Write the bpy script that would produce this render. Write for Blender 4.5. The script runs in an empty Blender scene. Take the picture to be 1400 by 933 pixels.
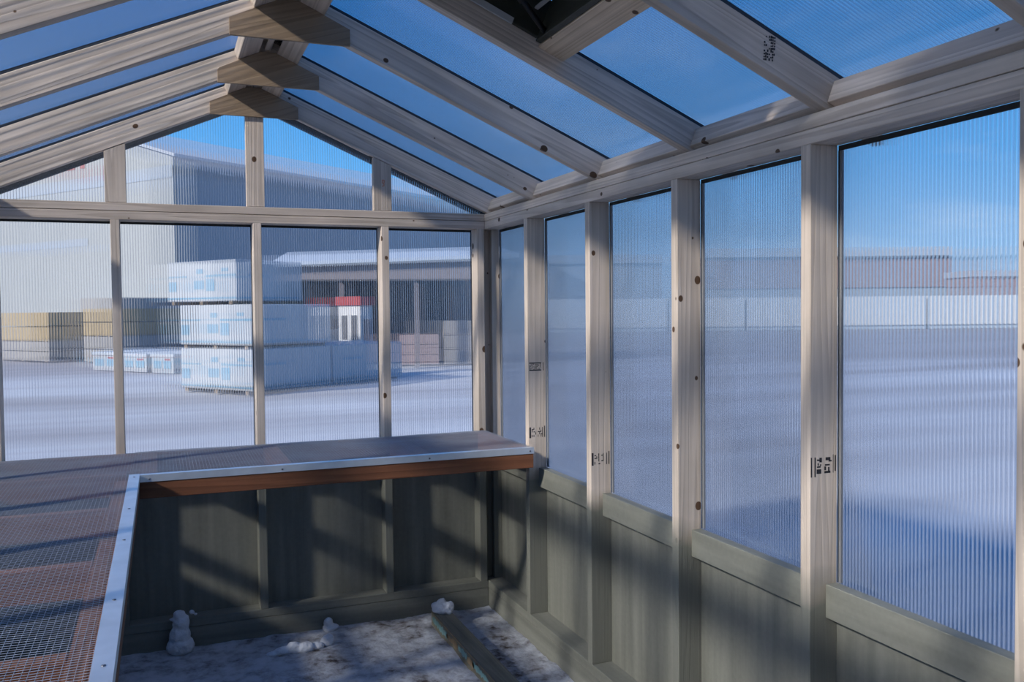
import bpy, bmesh, math, random
from mathutils import Vector, Matrix, noise
random.seed(7)
scene = bpy.context.scene
COL = scene.collection

# ---------------------------------------------------------------- camera
FPX = 1219.85                                   # focal length in pixels of the 1400x933 frame
YAW, PITCH, ROLL = [math.radians(a) for a in (21.4567, -1.9878, -0.5714)]
CAM = Vector((-1.5654, -4.3504, 1.5428))
FWD = Vector((math.sin(YAW)*math.cos(PITCH), math.cos(YAW)*math.cos(PITCH), math.sin(PITCH)))
R0 = Vector((math.cos(YAW), -math.sin(YAW), 0)); U0 = R0.cross(FWD)
RGT = R0*math.cos(ROLL) + U0*math.sin(ROLL); UPV = U0*math.cos(ROLL) - R0*math.sin(ROLL)
cam_d = bpy.data.cameras.new('camera'); cam = bpy.data.objects.new('camera', cam_d); COL.objects.link(cam)
cam_d.sensor_width = 36.0; cam_d.lens = 36.0*FPX/1400.0; cam_d.clip_start = 0.02; cam_d.clip_end = 900
cam.matrix_world = Matrix(((RGT.x, UPV.x, -FWD.x, CAM.x), (RGT.y, UPV.y, -FWD.y, CAM.y), (RGT.z, UPV.z, -FWD.z, CAM.z), (0, 0, 0, 1)))
scene.camera = cam
def at(u, v, z):                                # pixel -> point on the level plane z
    d = FWD + RGT*((u-700)/FPX) - UPV*((v-466.5)/FPX)
    return CAM + d*((z-CAM.z)/d.z)
def at_dist(u, v, dist):                        # pixel -> point at a given forward distance
    d = FWD + RGT*((u-700)/FPX) - UPV*((v-466.5)/FPX)
    return CAM + d*dist

# ---------------------------------------------------------------- sky, sun, exposure
SUN_DIR = Vector((1.0, 0.38, -0.60)).normalized()
w = bpy.data.worlds.new('winter_sky'); scene.world = w; w.use_nodes = True
nt = w.node_tree; nt.nodes.clear()
def N(tree, kind, **kw):
    n = tree.nodes.new(kind)
    for k, v in kw.items(): setattr(n, k, v)
    return n
def ramp(tree, stops, interp='LINEAR'):
    n = N(tree, 'ShaderNodeValToRGB'); cr = n.color_ramp; cr.interpolation = interp
    while len(cr.elements) < len(stops): cr.elements.new(0.5)
    for e, (p, c) in zip(cr.elements, stops):
        e.position = p; e.color = c if len(c) == 4 else (*c, 1)
    return n
L = nt.links.new
tc = N(nt, 'ShaderNodeTexCoord'); sx = N(nt, 'ShaderNodeSeparateXYZ'); L(tc.outputs['Generated'], sx.inputs[0])
rp = ramp(nt, [(0.0, (.50, .66, .84)), (.05, (.36, .60, .88)), (.16, (.12, .42, .84)), (.34, (.008, .25, .74)), (.6, (.004, .19, .64)), (1.0, (.004, .13, .50))])
L(sx.outputs['Z'], rp.inputs[0])
dv = N(nt, 'ShaderNodeMath', operation='ADD'); L(sx.outputs['Z'], dv.inputs[0]); dv.inputs[1].default_value = .18
cx = N(nt, 'ShaderNodeMath', operation='DIVIDE'); L(sx.outputs['X'], cx.inputs[0]); L(dv.outputs[0], cx.inputs[1])
cy = N(nt, 'ShaderNodeMath', operation='DIVIDE'); L(sx.outputs['Y'], cy.inputs[0]); L(dv.outputs[0], cy.inputs[1])
cb = N(nt, 'ShaderNodeCombineXYZ'); L(cx.outputs[0], cb.inputs[0]); L(cy.outputs[0], cb.inputs[1])
cn = N(nt, 'ShaderNodeTexNoise'); cn.inputs['Scale'].default_value = 1.3; cn.inputs['Detail'].default_value = 7; cn.inputs['Roughness'].default_value = .58
L(cb.outputs[0], cn.inputs['Vector'])
cr_ = ramp(nt, [(.52, (0, 0, 0)), (.80, (.70, .70, .70))]); L(cn.outputs['Fac'], cr_.inputs[0])
mx = N(nt, 'ShaderNodeMixRGB'); L(cr_.outputs[0], mx.inputs[0]); L(rp.outputs[0], mx.inputs[1]); mx.inputs[2].default_value = (.88, .93, 1, 1)
bg = N(nt, 'ShaderNodeBackground'); L(mx.outputs[0], bg.inputs[0]); bg.inputs[1].default_value = 1.22
wo = N(nt, 'ShaderNodeOutputWorld'); L(bg.outputs[0], wo.inputs[0])

sd = bpy.data.lights.new('sun', 'SUN'); sun = bpy.data.objects.new('sun', sd); COL.objects.link(sun)
sd.energy = 7.5; sd.angle = math.radians(3.0); sd.color = (1.0, .93, .84)
sun.rotation_euler = SUN_DIR.to_track_quat('-Z', 'Y').to_euler(); sun.location = (-6, -4, 8)

vs = scene.view_settings; vs.view_transform = 'Standard'; vs.look = 'None'; vs.gamma = 1.0; vs.exposure = 0.0; vs.use_curve_mapping = False
scene.cycles.transparent_max_bounces = 48
scene.cycles.max_bounces = 14; scene.cycles.glossy_bounces = 6; scene.cycles.transmission_bounces = 8; scene.cycles.diffuse_bounces = 5

# ---------------------------------------------------------------- materials
def newmat(name):
    m = bpy.data.materials.new(name); m.use_nodes = True; t = m.node_tree; t.nodes.clear()
    o = N(t, 'ShaderNodeOutputMaterial'); return m, t, o
def principled(t, o, rough=.6, metal=0.0, spec=.3):
    p = N(t, 'ShaderNodeBsdfPrincipled'); p.inputs['Roughness'].default_value = rough; p.inputs['Metallic'].default_value = metal
    p.inputs['Specular IOR Level'].default_value = spec
    t.links.new(p.outputs[0], o.inputs[0]); return p
def mixc(t, fac, a, b, mode='MIX'):
    n = N(t, 'ShaderNodeMixRGB', blend_type=mode)
    for s, x in ((0, fac), (1, a), (2, b)):
        if hasattr(x, 'is_output') or isinstance(x, bpy.types.NodeSocket): t.links.new(x, n.inputs[s])
        elif isinstance(x, (int, float)): n.inputs[s].default_value = x if s == 0 else (x, x, x, 1)
        else: n.inputs[s].default_value = (*x, 1)
    return n.outputs[0]
def mth(t, op, a, b=0.0, clamp=False):
    n = N(t, 'ShaderNodeMath', operation=op, use_clamp=clamp)
    for s, x in ((0, a), (1, b)):
        if isinstance(x, bpy.types.NodeSocket): t.links.new(x, n.inputs[s])
        else: n.inputs[s].default_value = x
    return n.outputs[0]

def wood_material(name, light, dark, knot=(.10, .055, .03), paint=None, rough=.62, contrast=1.0, paint_z=.80, knots=True, blotch=.25):
    """Sawn timber: grain runs along the board's local Z; an optional sprayed coat covers it below paint_z."""
    m, t, o = newmat(name); p = principled(t, o, rough, 0, .25); lk = t.links.new
    tc = N(t, 'ShaderNodeTexCoord'); oi = N(t, 'ShaderNodeObjectInfo')
    off = N(t, 'ShaderNodeCombineXYZ')
    lk(mth(t, 'MULTIPLY', oi.outputs['Random'], 37.0), off.inputs[0]); lk(mth(t, 'MULTIPLY', oi.outputs['Random'], 19.0), off.inputs[1]); lk(mth(t, 'MULTIPLY', oi.outputs['Random'], 53.0), off.inputs[2])
    ad = N(t, 'ShaderNodeVectorMath', operation='ADD'); lk(tc.outputs['Object'], ad.inputs[0]); lk(off.outputs[0], ad.inputs[1])
    # growth rings: bent planes through a stretched noise
    mp = N(t, 'ShaderNodeMapping'); mp.inputs['Scale'].default_value = (9, 9, .20); lk(ad.outputs[0], mp.inputs[0])
    n1 = N(t, 'ShaderNodeTexNoise'); n1.inputs['Scale'].default_value = 1.0; n1.inputs['Detail'].default_value = 2; lk(mp.outputs[0], n1.inputs['Vector'])
    rings = mth(t, 'FRACT', mth(t, 'MULTIPLY', n1.outputs['Fac'], 17.0))
    rg = ramp(t, [(0.0, (.15, .15, .15)), (.55, (.75, .75, .75)), (.86, (1, 1, 1)), (1.0, (.15, .15, .15))]); lk(rings, rg.inputs[0])
    mp2 = N(t, 'ShaderNodeMapping'); mp2.inputs['Scale'].default_value = (140, 140, 4); lk(ad.outputs[0], mp2.inputs[0])
    n2 = N(t, 'ShaderNodeTexNoise'); n2.inputs['Scale'].default_value = 1.0; n2.inputs['Detail'].default_value = 4; lk(mp2.outputs[0], n2.inputs['Vector'])
    grain = mth(t, 'ADD', mth(t, 'MULTIPLY', rg.outputs[0], .55*contrast), mth(t, 'MULTIPLY', n2.outputs['Fac'], .65*contrast))
    grain = mth(t, 'ADD', grain, .5-.5*contrast, True)
    col = mixc(t, grain, dark, light)
    n3 = N(t, 'ShaderNodeTexNoise'); n3.inputs['Scale'].default_value = 3.0; n3.inputs['Detail'].default_value = 3; lk(ad.outputs[0], n3.inputs['Vector'])
    bl = ramp(t, [(.3, (1-blotch, 1-blotch, 1-blotch*1.05)), (.7, (1.06, 1.04, 1.03))]); lk(n3.outputs['Fac'], bl.inputs[0])
    col = mixc(t, 1.0, col, bl.outputs[0], 'MULTIPLY')
    br = mth(t, 'ADD', mth(t, 'MULTIPLY', oi.outputs['Random'], .20), .90)
    cbn = N(t, 'ShaderNodeCombineXYZ'); [lk(br, cbn.inputs[i]) for i in range(3)]
    col = mixc(t, 1.0, col, cbn.outputs[0], 'MULTIPLY')
    if knots:
        mp3 = N(t, 'ShaderNodeMapping'); mp3.inputs['Scale'].default_value = (15, 15, 12); lk(ad.outputs[0], mp3.inputs[0])
        vo = N(t, 'ShaderNodeTexVoronoi'); vo.inputs['Scale'].default_value = 1.0; lk(mp3.outputs[0], vo.inputs['Vector'])
        sc = N(t, 'ShaderNodeSeparateColor'); lk(vo.outputs['Color'], sc.inputs[0])
        size = mth(t, 'MULTIPLY', mth(t, 'POWER', sc.outputs[0], 2.4), .22)
        kd = mth(t, 'SUBTRACT', size, vo.outputs['Distance'])
        km = mth(t, 'MULTIPLY', kd, 45.0, True)
        col = mixc(t, km, col, knot)
    if paint:
        g = N(t, 'ShaderNodeNewGeometry'); sp = N(t, 'ShaderNodeSeparateXYZ'); lk(g.outputs['Position'], sp.inputs[0])
        pn = N(t, 'ShaderNodeTexNoise'); pn.inputs['Scale'].default_value = 9.0; lk(ad.outputs[0], pn.inputs['Vector'])
        lev = mth(t, 'ADD', sp.outputs['Z'], mth(t, 'MULTIPLY', mth(t, 'SUBTRACT', pn.outputs['Fac'], .5), .10))
        pm = mth(t, 'DIVIDE', mth(t, 'SUBTRACT', paint_z + .05, lev), .10, True)
        col = mixc(t, pm, col, mixc(t, n2.outputs['Fac'], tuple(c*.86 for c in paint), tuple(c*1.12 for c in paint)))
    lk(col, p.inputs['Base Color'])
    bp_ = N(t, 'ShaderNodeBump'); bp_.inputs['Strength'].default_value = .35; bp_.inputs['Distance'].default_value = .002
    lk(grain, bp_.inputs['Height']); lk(bp_.outputs[0], p.inputs['Normal'])
    return m
PAINT = (.170, .172, .145)
M = {}
M['wood'] = wood_material('spruce_lumber', (.71, .605, .505), (.43, .345, .275), contrast=1.3)
M['wood_rafter'] = wood_material('spruce_rafter', (.70, .605, .515), (.37, .30, .245), contrast=1.3)
M['wood_painted'] = wood_material('spruce_half_painted', (.71, .605, .505), (.47, .385, .31), paint=PAINT, contrast=1.2)
M['ply_gusset'] = wood_material('gusset_plywood', (.33, .245, .165), (.18, .125, .08), knots=False, blotch=.15)
M['header'] = wood_material('fir_header', (.80, .64, .47), (.46, .33, .22), contrast=1.2)
M['stain'] = wood_material('redwood_stain', (.22, .088, .042), (.10, .038, .018), knots=True, contrast=1.1, blotch=.3)
M['joist_top'] = wood_material('stained_joist', (.34, .145, .075), (.16, .060, .030), knots=False)
M['timber'] = wood_material('treated_timber', (.24, .225, .17), (.13, .12, .09), knots=True, blotch=.35)

def painted(name, colr, rough=.55, streak=.25, spec=.3):
    m, t, o = newmat(name); p = principled(t, o, rough, 0, spec); lk = t.links.new
    tc = N(t, 'ShaderNodeTexCoord'); oi = N(t, 'ShaderNodeObjectInfo')
    ad = N(t, 'ShaderNodeVectorMath', operation='ADD'); lk(tc.outputs['Object'], ad.inputs[0])
    sc = N(t, 'ShaderNodeVectorMath', operation='SCALE'); sc.inputs[0].default_value = (13, 7, 5); lk(oi.outputs['Random'], sc.inputs['Scale']); lk(sc.outputs[0], ad.inputs[1])
    mp = N(t, 'ShaderNodeMapping'); mp.inputs['Scale'].default_value = (24, 24, 1.4); lk(ad.outputs[0], mp.inputs[0])
    n1 = N(t, 'ShaderNodeTexNoise'); n1.inputs['Scale'].default_value = 1; n1.inputs['Detail'].default_value = 4; lk(mp.outputs[0], n1.inputs['Vector'])
    n2 = N(t, 'ShaderNodeTexNoise'); n2.inputs['Scale'].default_value = 60; n2.inputs['Detail'].default_value = 2; lk(ad.outputs[0], n2.inputs['Vector'])
    f = mth(t, 'ADD', mth(t, 'MULTIPLY', n1.outputs['Fac'], .8), mth(t, 'MULTIPLY', n2.outputs['Fac'], .2))
    r = ramp(t, [(.3, tuple(c*(1-streak) for c in colr)), (.7, tuple(c*(1+streak) for c in colr))]); lk(f, r.inputs[0])
    lk(r.outputs[0], p.inputs['Base Color'])
    b = N(t, 'ShaderNodeBump'); b.inputs['Strength'].default_value = .25; b.inputs['Distance'].default_value = .002; lk(n2.outputs['Fac'], b.inputs['Height']); lk(b.outputs[0], p.inputs['Normal'])
    return m
M['paint'] = painted('sage_green_paint', PAINT)
M['paint_dark'] = painted('olive_black_paint', (.040, .040, .030), streak=.2)
M['lid'] = painted('charcoal_board', (.020, .023, .025), streak=.15)
M['gasket'] = painted('dark_foam_gasket', (.035, .045, .060), .8)
M['rake'] = painted('dark_trim', (.030, .032, .034), .7)
M['channel'] = painted('grey_edge_channel', (.20, .205, .215), .4)
M['strip'] = painted('pale_flashing', (.42, .42, .42), .45, .1)
M['black'] = painted('black_plastic', (.012, .013, .016), .35, .1, .5)
M['ink'] = painted('stamp_ink', (.030, .028, .032), .8, .1)
M['crayon'] = painted('red_crayon', (.55, .18, .10), .8, .1)

def metal(name, colr, rough, metal_=.9):
    m, t, o = newmat(name); p = principled(t, o, rough, metal_, .5)
    tc = N(t, 'ShaderNodeTexCoord'); n = N(t, 'ShaderNodeTexNoise'); n.inputs['Scale'].default_value = 14; t.links.new(tc.outputs['Object'], n.inputs['Vector'])
    r = ramp(t, [(.3, tuple(c*.88 for c in colr)), (.7, colr)]); t.links.new(n.outputs['Fac'], r.inputs[0]); t.links.new(r.outputs[0], p.inputs['Base Color'])
    return m
M['alu'] = metal('brushed_aluminium', (.86, .88, .90), .42, .75)
M['wire'] = metal('galvanised_wire', (.46, .49, .53), .5, .6)
M['screw'] = metal('zinc_screw', (.22, .22, .24), .4)

def poly_material(name, haze, clear, axis, smear=.40, line=.10, dens=.62):
    """Twin-wall sheet: mostly clear, part of the light is bent sideways by the rounded channels, a little is scattered."""
    m, t, o = newmat(name); lk = t.links.new
    tr = N(t, 'ShaderNodeBsdfTransparent'); tr.inputs[0].default_value = (*clear, 1)
    # channel profile: the normal swings across the ribs
    g = N(t, 'ShaderNodeNewGeometry'); sp = N(t, 'ShaderNodeSeparateXYZ'); lk(g.outputs['Position'], sp.inputs[0])
    nz = N(t, 'ShaderNodeTexNoise'); nz.inputs['Scale'].default_value = 3.0; lk(g.outputs['Position'], nz.inputs['Vector'])
    ph = mth(t, 'ADD', mth(t, 'MULTIPLY', sp.outputs[axis], 2*math.pi/.0115), mth(t, 'MULTIPLY', nz.outputs['Fac'], 6.0))
    sw = mth(t, 'MULTIPLY', mth(t, 'SINE', ph), .42)
    cv = N(t, 'ShaderNodeCombineXYZ'); lk(sw, cv.inputs[axis])
    ad = N(t, 'ShaderNodeVectorMath', operation='ADD'); lk(g.outputs['Normal'], ad.inputs[0]); lk(cv.outputs[0], ad.inputs[1])
    nm = N(t, 'ShaderNodeVectorMath', operation='NORMALIZE'); lk(ad.outputs[0], nm.inputs[0])
    rf = N(t, 'ShaderNodeBsdfRefraction'); rf.inputs['IOR'].default_value = 1.07; rf.inputs['Roughness'].default_value = .03; rf.inputs[0].default_value = (*clear, 1)
    lk(nm.outputs[0], rf.inputs['Normal'])
    m0 = N(t, 'ShaderNodeMixShader'); m0.inputs[0].default_value = smear; lk(tr.outputs[0], m0.inputs[1]); lk(rf.outputs[0], m0.inputs[2])
    # every web shows as a narrow denser, milkier line
    fr = mth(t, 'FRACT', mth(t, 'DIVIDE', sp.outputs[axis], .0115)); st = mth(t, 'LESS_THAN', fr, .30)
    lk(mixc(t, st, clear, tuple(c*dens for c in clear)), tr.inputs[0])
    tl = N(t, 'ShaderNodeBsdfTranslucent'); tl.inputs[0].default_value = (.80, .86, .95, 1)
    m1 = N(t, 'ShaderNodeMixShader'); lk(mth(t, 'ADD', mth(t, 'MULTIPLY', st, line), haze), m1.inputs[0]); lk(m0.outputs[0], m1.inputs[1]); lk(tl.outputs[0], m1.inputs[2])
    gl = N(t, 'ShaderNodeBsdfGlossy'); gl.inputs['Roughness'].default_value = .12
    lw = N(t, 'ShaderNodeLayerWeight'); lw.inputs['Blend'].default_value = .25
    f = mth(t, 'ADD', mth(t, 'MULTIPLY', lw.outputs['Fresnel'], .35), .02, True)
    m2 = N(t, 'ShaderNodeMixShader'); lk(f, m2.inputs[0]); lk(m1.outputs[0], m2.inputs[1]); lk(gl.outputs[0], m2.inputs[2]); lk(m2.outputs[0], o.inputs[0])
    return m
M['poly_x'] = poly_material('twinwall_outer_skin_x', .035, (.95, .965, .98), 0)
M['poly_y'] = poly_material('twinwall_outer_skin_y', .03, (.93, .955, .98), 1, .40, .06)
M['poly_roof'] = poly_material('twinwall_roof_skin', .014, (.95, .965, .98), 1, .25, .03, .80)
def skin_material(name, clear):
    m, t, o = newmat(name); lk = t.links.new
    tr = N(t, 'ShaderNodeBsdfTransparent'); tr.inputs[0].default_value = (*clear, 1)
    gl = N(t, 'ShaderNodeBsdfGlossy'); gl.inputs['Roughness'].default_value = .12
    lw = N(t, 'ShaderNodeLayerWeight'); lw.inputs['Blend'].default_value = .25
    f = mth(t, 'ADD', mth(t, 'MULTIPLY', lw.outputs['Fresnel'], .14), .010, True)
    m2 = N(t, 'ShaderNodeMixShader'); lk(f, m2.inputs[0]); lk(tr.outputs[0], m2.inputs[1]); lk(gl.outputs[0], m2.inputs[2]); lk(m2.outputs[0], o.inputs[0])
    return m
M['poly_in'] = skin_material('twinwall_inner_skin', (.97, .975, .985))
def web_material(name):
    m, t, o = newmat(name); lk = t.links.new
    tr = N(t, 'ShaderNodeBsdfTransparent'); tr.inputs[0].default_value = (.60, .66, .74, 1)
    gl = N(t, 'ShaderNodeBsdfGlossy'); gl.inputs['Roughness'].default_value = .16; gl.inputs[0].default_value = (.92, .95, 1, 1)
    tl = N(t, 'ShaderNodeBsdfTranslucent'); tl.inputs[0].default_value = (.8, .86, .95, 1)
    m1 = N(t, 'ShaderNodeMixShader'); m1.inputs[0].default_value = .5; lk(tr.outputs[0], m1.inputs[1]); lk(gl.outputs[0], m1.inputs[2])
    m2 = N(t, 'ShaderNodeMixShader'); m2.inputs[0].default_value = .06; lk(m1.outputs[0], m2.inputs[1]); lk(tl.outputs[0], m2.inputs[2]); lk(m2.outputs[0], o.inputs[0])
    return m
M['web'] = web_material('twinwall_web')

def snow_material(name, dirt, scale, amount, snowc=(.78, .80, .84), lanes=False):
    m, t, o = newmat(name); p = principled(t, o, .75, 0, .25); lk = t.links.new
    g = N(t, 'ShaderNodeNewGeometry')
    n1 = N(t, 'ShaderNodeTexNoise'); n1.inputs['Scale'].default_value = scale; n1.inputs['Detail'].default_value = 8; n1.inputs['Roughness'].default_value = .68; lk(g.outputs['Position'], n1.inputs['Vector'])
    n2 = N(t, 'ShaderNodeTexNoise'); n2.inputs['Scale'].default_value = scale*.22; n2.inputs['Detail'].default_value = 3; lk(g.outputs['Position'], n2.inputs['Vector'])
    f = mth(t, 'ADD', mth(t, 'MULTIPLY', n1.outputs['Fac'], .62), mth(t, 'MULTIPLY', n2.outputs['Fac'], .38))
    r = ramp(t, [(amount-.10, dirt), (amount-.02, tuple((a+b)*.5 for a, b in zip(dirt, snowc))), (amount+.07, tuple(c*.86 for c in snowc)), (amount+.22, snowc)]); lk(f, r.inputs[0])
    col = r.outputs[0]
    if lanes:
        mp = N(t, 'ShaderNodeMapping'); mp.inputs['Rotation'].default_value = (0, 0, math.radians(20)); mp.inputs['Scale'].default_value = (.035, .30, 1); lk(g.outputs['Position'], mp.inputs[0])
        n3 = N(t, 'ShaderNodeTexNoise'); n3.inputs['Scale'].default_value = 1; n3.inputs['Detail'].default_value = 6; n3.inputs['Roughness'].default_value = .6; lk(mp.outputs[0], n3.inputs['Vector'])
        r3 = ramp(t, [(.40, (0, 0, 0)), (.60, (.85, .85, .85))]); lk(n3.outputs['Fac'], r3.inputs[0])
        col = mixc(t, r3.outputs[0], col, (.25, .235, .235))
        # the worn turning ring where trucks have driven the snow down to gravel
        ln = N(t, 'ShaderNodeVectorMath', operation='LENGTH'); lk(g.outputs['Position'], ln.inputs[0])
        rd = mth(t, 'ADD', ln.outputs['Value'], mth(t, 'MULTIPLY', mth(t, 'SUBTRACT', n3.outputs['Fac'], .5), 34.0))
        rr_ = ramp(t, [(.18, (0, 0, 0)), (.27, (.75, .75, .75)), (.66, (.85, .85, .85)), (.80, (0, 0, 0))]); lk(mth(t, 'DIVIDE', rd, 100.0), rr_.inputs[0])
        col = mixc(t, rr_.outputs[0], col, (.26, .24, .24))
    lk(col, p.inputs['Base Color'])
    b = N(t, 'ShaderNodeBump'); b.inputs['Strength'].default_value = .6; b.inputs['Distance'].default_value = .02; lk(n1.outputs['Fac'], b.inputs['Height']); lk(b.outputs[0], p.inputs['Normal'])
    return m
M['floor'] = snow_material('trampled_snow_and_dirt', (.060, .045, .038), 13.0, .47, (.50, .52, .56))
M['yard'] = snow_material('yard_snow', (.36, .35, .35), .55, .44, (.57, .60, .64), lanes=True)
M['snow'] = snow_material('clean_snow', (.48, .50, .54), 25.0, .30, (.66, .68, .72))

# ---------------------------------------------------------------- mesh helpers
WM = {}                                         # world matrices by object name
def link(name, me, mat, parent=None, mw=None):
    o = bpy.data.objects.new(name, me); COL.objects.link(o)
    if me is not None and mat is not None and len(me.materials) == 0: me.materials.append(mat)
    mw = mw or Matrix.Identity(4); WM[o.name] = mw
    if parent:
        o.parent = parent; o.matrix_parent_inverse = Matrix.Identity(4); o.matrix_basis = WM[parent.name].inverted() @ mw
    else: o.matrix_basis = mw
    return o
def thing(name, label, cat, loc=(0, 0, 0), group=None, kind=None, rotz=0.0):
    o = link(name, None, None, None, Matrix.Translation(loc) @ Matrix.Rotation(rotz, 4, 'Z'))
    tag(o, label, cat, group, kind); o.empty_display_size = .1; return o
def tag(o, label, cat, group=None, kind=None):
    o['label'] = label; o['category'] = cat
    if group: o['group'] = group
    if kind: o['kind'] = kind
    return o
MESH = {}
def box_mesh(w, t, l, bev, mat):
    key = (round(w, 4), round(t, 4), round(l, 4), bev, mat.name)
    if key in MESH: return MESH[key]
    bm = bmesh.new(); bmesh.ops.create_cube(bm, size=1.0)
    for v in bm.verts: v.co = Vector((v.co.x*w, v.co.y*t, v.co.z*l))
    if bev > 0: bmesh.ops.bevel(bm, geom=bm.edges[:], offset=bev, segments=1, affect='EDGES')
    me = bpy.data.meshes.new('board'); bm.to_mesh(me); bm.free(); me.materials.append(mat); MESH[key] = me; return me
def board(name, parent, a, b, w, t, wdir, mat, bev=.0018):
    """Rectangular board from centre a to centre b; width w lies along wdir, thickness t across it; grain runs along it."""
    a, b = Vector(a), Vector(b); z = (b-a).normalized(); x = Vector(wdir); x = (x - z*x.dot(z)).normalized(); y = z.cross(x)
    c = (a+b)/2
    mw = Matrix(((x.x, y.x, z.x, c.x), (x.y, y.y, z.y, c.y), (x.z, y.z, z.z, c.z), (0, 0, 0, 1)))
    return link(name, box_mesh(w, t, (b-a).length, bev, mat), mat, parent, mw)
def abox(name, parent, x0, x1, y0, y1, z0, z1, mat, bev=.0018, axis=None):
    d = [x1-x0, y1-y0, z1-z0]; ax = axis if axis is not None else d.index(max(d))
    c = Vector(((x0+x1)/2, (y0+y1)/2, (z0+z1)/2)); e = Vector((0, 0, 0)); e[ax] = d[ax]/2
    wd = [i for i in range(3) if i != ax]; wd = wd[0] if d[wd[0]] >= d[wd[1]] else wd[1]
    th = 3-ax-wd; v = Vector((0, 0, 0)); v[wd] = 1
    return board(name, parent, c-e, c+e, d[wd], d[th], v, mat, bev)
def prism(name, parent, pts, ext, mat, origin=None, bev=0):
    """Flat outline pts (3-D, planar) given a thickness by the vector ext."""
    org = Vector(origin) if origin else Vector(pts[0]); ext = Vector(ext)
    bm = bmesh.new(); vb = [bm.verts.new(Vector(p)-org) for p in pts]; vt = [bm.verts.new(Vector(p)+ext-org) for p in pts]
    n = len(pts); bm.faces.new(vb); bm.faces.new(vt[::-1])
    for i in range(n): bm.faces.new((vb[i], vt[i], vt[(i+1) % n], vb[(i+1) % n]))
    bmesh.ops.recalc_face_normals(bm, faces=bm.faces[:])
    if bev: bmesh.ops.bevel(bm, geom=bm.edges[:], offset=bev, segments=1, affect='EDGES')
    me = bpy.data.meshes.new(name); bm.to_mesh(me); bm.free()
    return link(name, me, mat, parent, Matrix.Translation(org))
def raw(name, parent, verts, faces, mat, mw=None, smooth=False):
    me = bpy.data.meshes.new(name); me.from_pydata(verts, [], faces); me.update()
    if smooth: me.shade_smooth()
    return link(name, me, mat, parent, mw)
def rod(name, parent, a, b, r, mat, seg=10, r2=None):
    a, b = Vector(a), Vector(b); z = (b-a); l = z.length; q = z.to_track_quat('Z', 'Y').to_matrix().to_4x4()
    bm = bmesh.new(); bmesh.ops.create_cone(bm, cap_ends=True, segments=seg, radius1=r, radius2=r2 or r, depth=l)
    me = bpy.data.meshes.new(name); bm.to_mesh(me); bm.free(); me.shade_smooth()
    return link(name, me, mat, parent, Matrix.Translation((a+b)/2) @ q)
PITCH_WEB = .0115
def pane(parent, org, ud, vd, nd, poly, mat, thick=.008):
    """Twin-wall sheet: outline poly in (u, v); inner webs run along v every 10.5 mm."""
    org, ud, vd, nd = Vector(org), Vector(ud), Vector(vd), Vector(nd)
    P = [org + ud*u + vd*v for u, v in poly]
    o = prism('glazing_pane', parent, P, nd*thick, M['poly_in']); o.data.materials.append(M[mat])
    for fc in o.data.polygons:
        if fc.normal.dot(nd) > .9: fc.material_index = 1
    us = [p[0] for p in poly]; u = min(us)+.004; vs_, fs = [], []
    base = P[0]
    while u < max(us)-.002:
        hits = []
        for i in range(len(poly)):
            (u0, v0), (u1, v1) = poly[i], poly[(i+1) % len(poly)]
            if (u0-u)*(u1-u) < 0: hits.append(v0 + (v1-v0)*(u-u0)/(u1-u0))
        if len(hits) >= 2 and max(hits)-min(hits) > .01:
            lo, hi = min(hits)+.002, max(hits)-.002; k = len(vs_)
            for v, d in ((lo, .0006), (hi, .0006), (hi, thick-.0006), (lo, thick-.0006)): vs_.append(org + ud*u + vd*v + nd*d - base)
            fs.append((k, k+1, k+2, k+3))
        u += PITCH_WEB
    wb = raw('rib_webs', o, vs_, fs, M['web'], Matrix.Translation(base)); wb['kind'] = 'stuff'
    return o

# ---------------------------------------------------------------- framing dimensions (metres)
T, D = .038, .089
W = 2.28                                        # inside width; right wall inside face is x = 0, back wall y = 0
ZF, ZP, ZT = .1296, 1.963, 2.039                # bottom plate top, top plates bottom and top
XR, SL, ZR = -W/2, .435, 2.548                  # ridge line, roof slope, rafter underside at the ridge
YF = -4.78                                      # front end
RV = .0975                                      # vertical depth of a rafter
STUD_Y = [-.5655 - .6387*k for k in range(7)]
RAFT_Y = [0.0, -.600, -1.248, -1.893, -2.522, -3.155, -3.79, -4.42, -4.775]
def zb(x, off=0.0): return ZR + off - SL*abs(x-XR)

# ---------------------------------------------------------------- ground
def grid(name, x0, x1, y0, y1, nx, ny, f, mat):
    vv, ff = [], []
    for j in range(ny+1):
        for i in range(nx+1):
            x, y = x0+(x1-x0)*i/nx, y0+(y1-y0)*j/ny; vv.append((x, y, f(x, y)))
    for j in range(ny):
        for i in range(nx):
            a = j*(nx+1)+i; ff.append((a, a+1, a+nx+2, a+nx+1))
    return raw(name, None, vv, ff, mat, None, True)
def floor_h(x, y):
    return .010*noise.noise(Vector((x*5, y*5, 0))) + .007*noise.noise(Vector((x*16, y*16, 3))) + .004*noise.noise(Vector((x*45, y*45, 9))) - .004
fl = grid('floor', -W-.05, .05, YF-.6, .05, 118, 250, floor_h, M['floor'])
tag(fl, 'trampled snow and dirt floor inside the greenhouse', 'floor', kind='structure')
YZ = -.06
def yard_h(x, y):
    inside = (-W-.2 < x < .2) and (YF-1.0 < y < .2)
    return YZ + (-.10 if inside else .02*noise.noise(Vector((x*.35, y*.35, 0))) + .012*noise.noise(Vector((x*1.6, y*1.6, 4))))
yd = grid('yard_ground', -60, 150, -40, 170, 300, 300, lambda x, y: YZ-.09, M['yard'])
tag(yd, 'snow covered open yard around the greenhouse with dirty tyre tracks', 'ground', kind='structure')
for v in yd.data.vertices:
    v.co.z = yard_h(v.co.x, v.co.y) - .03

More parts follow.
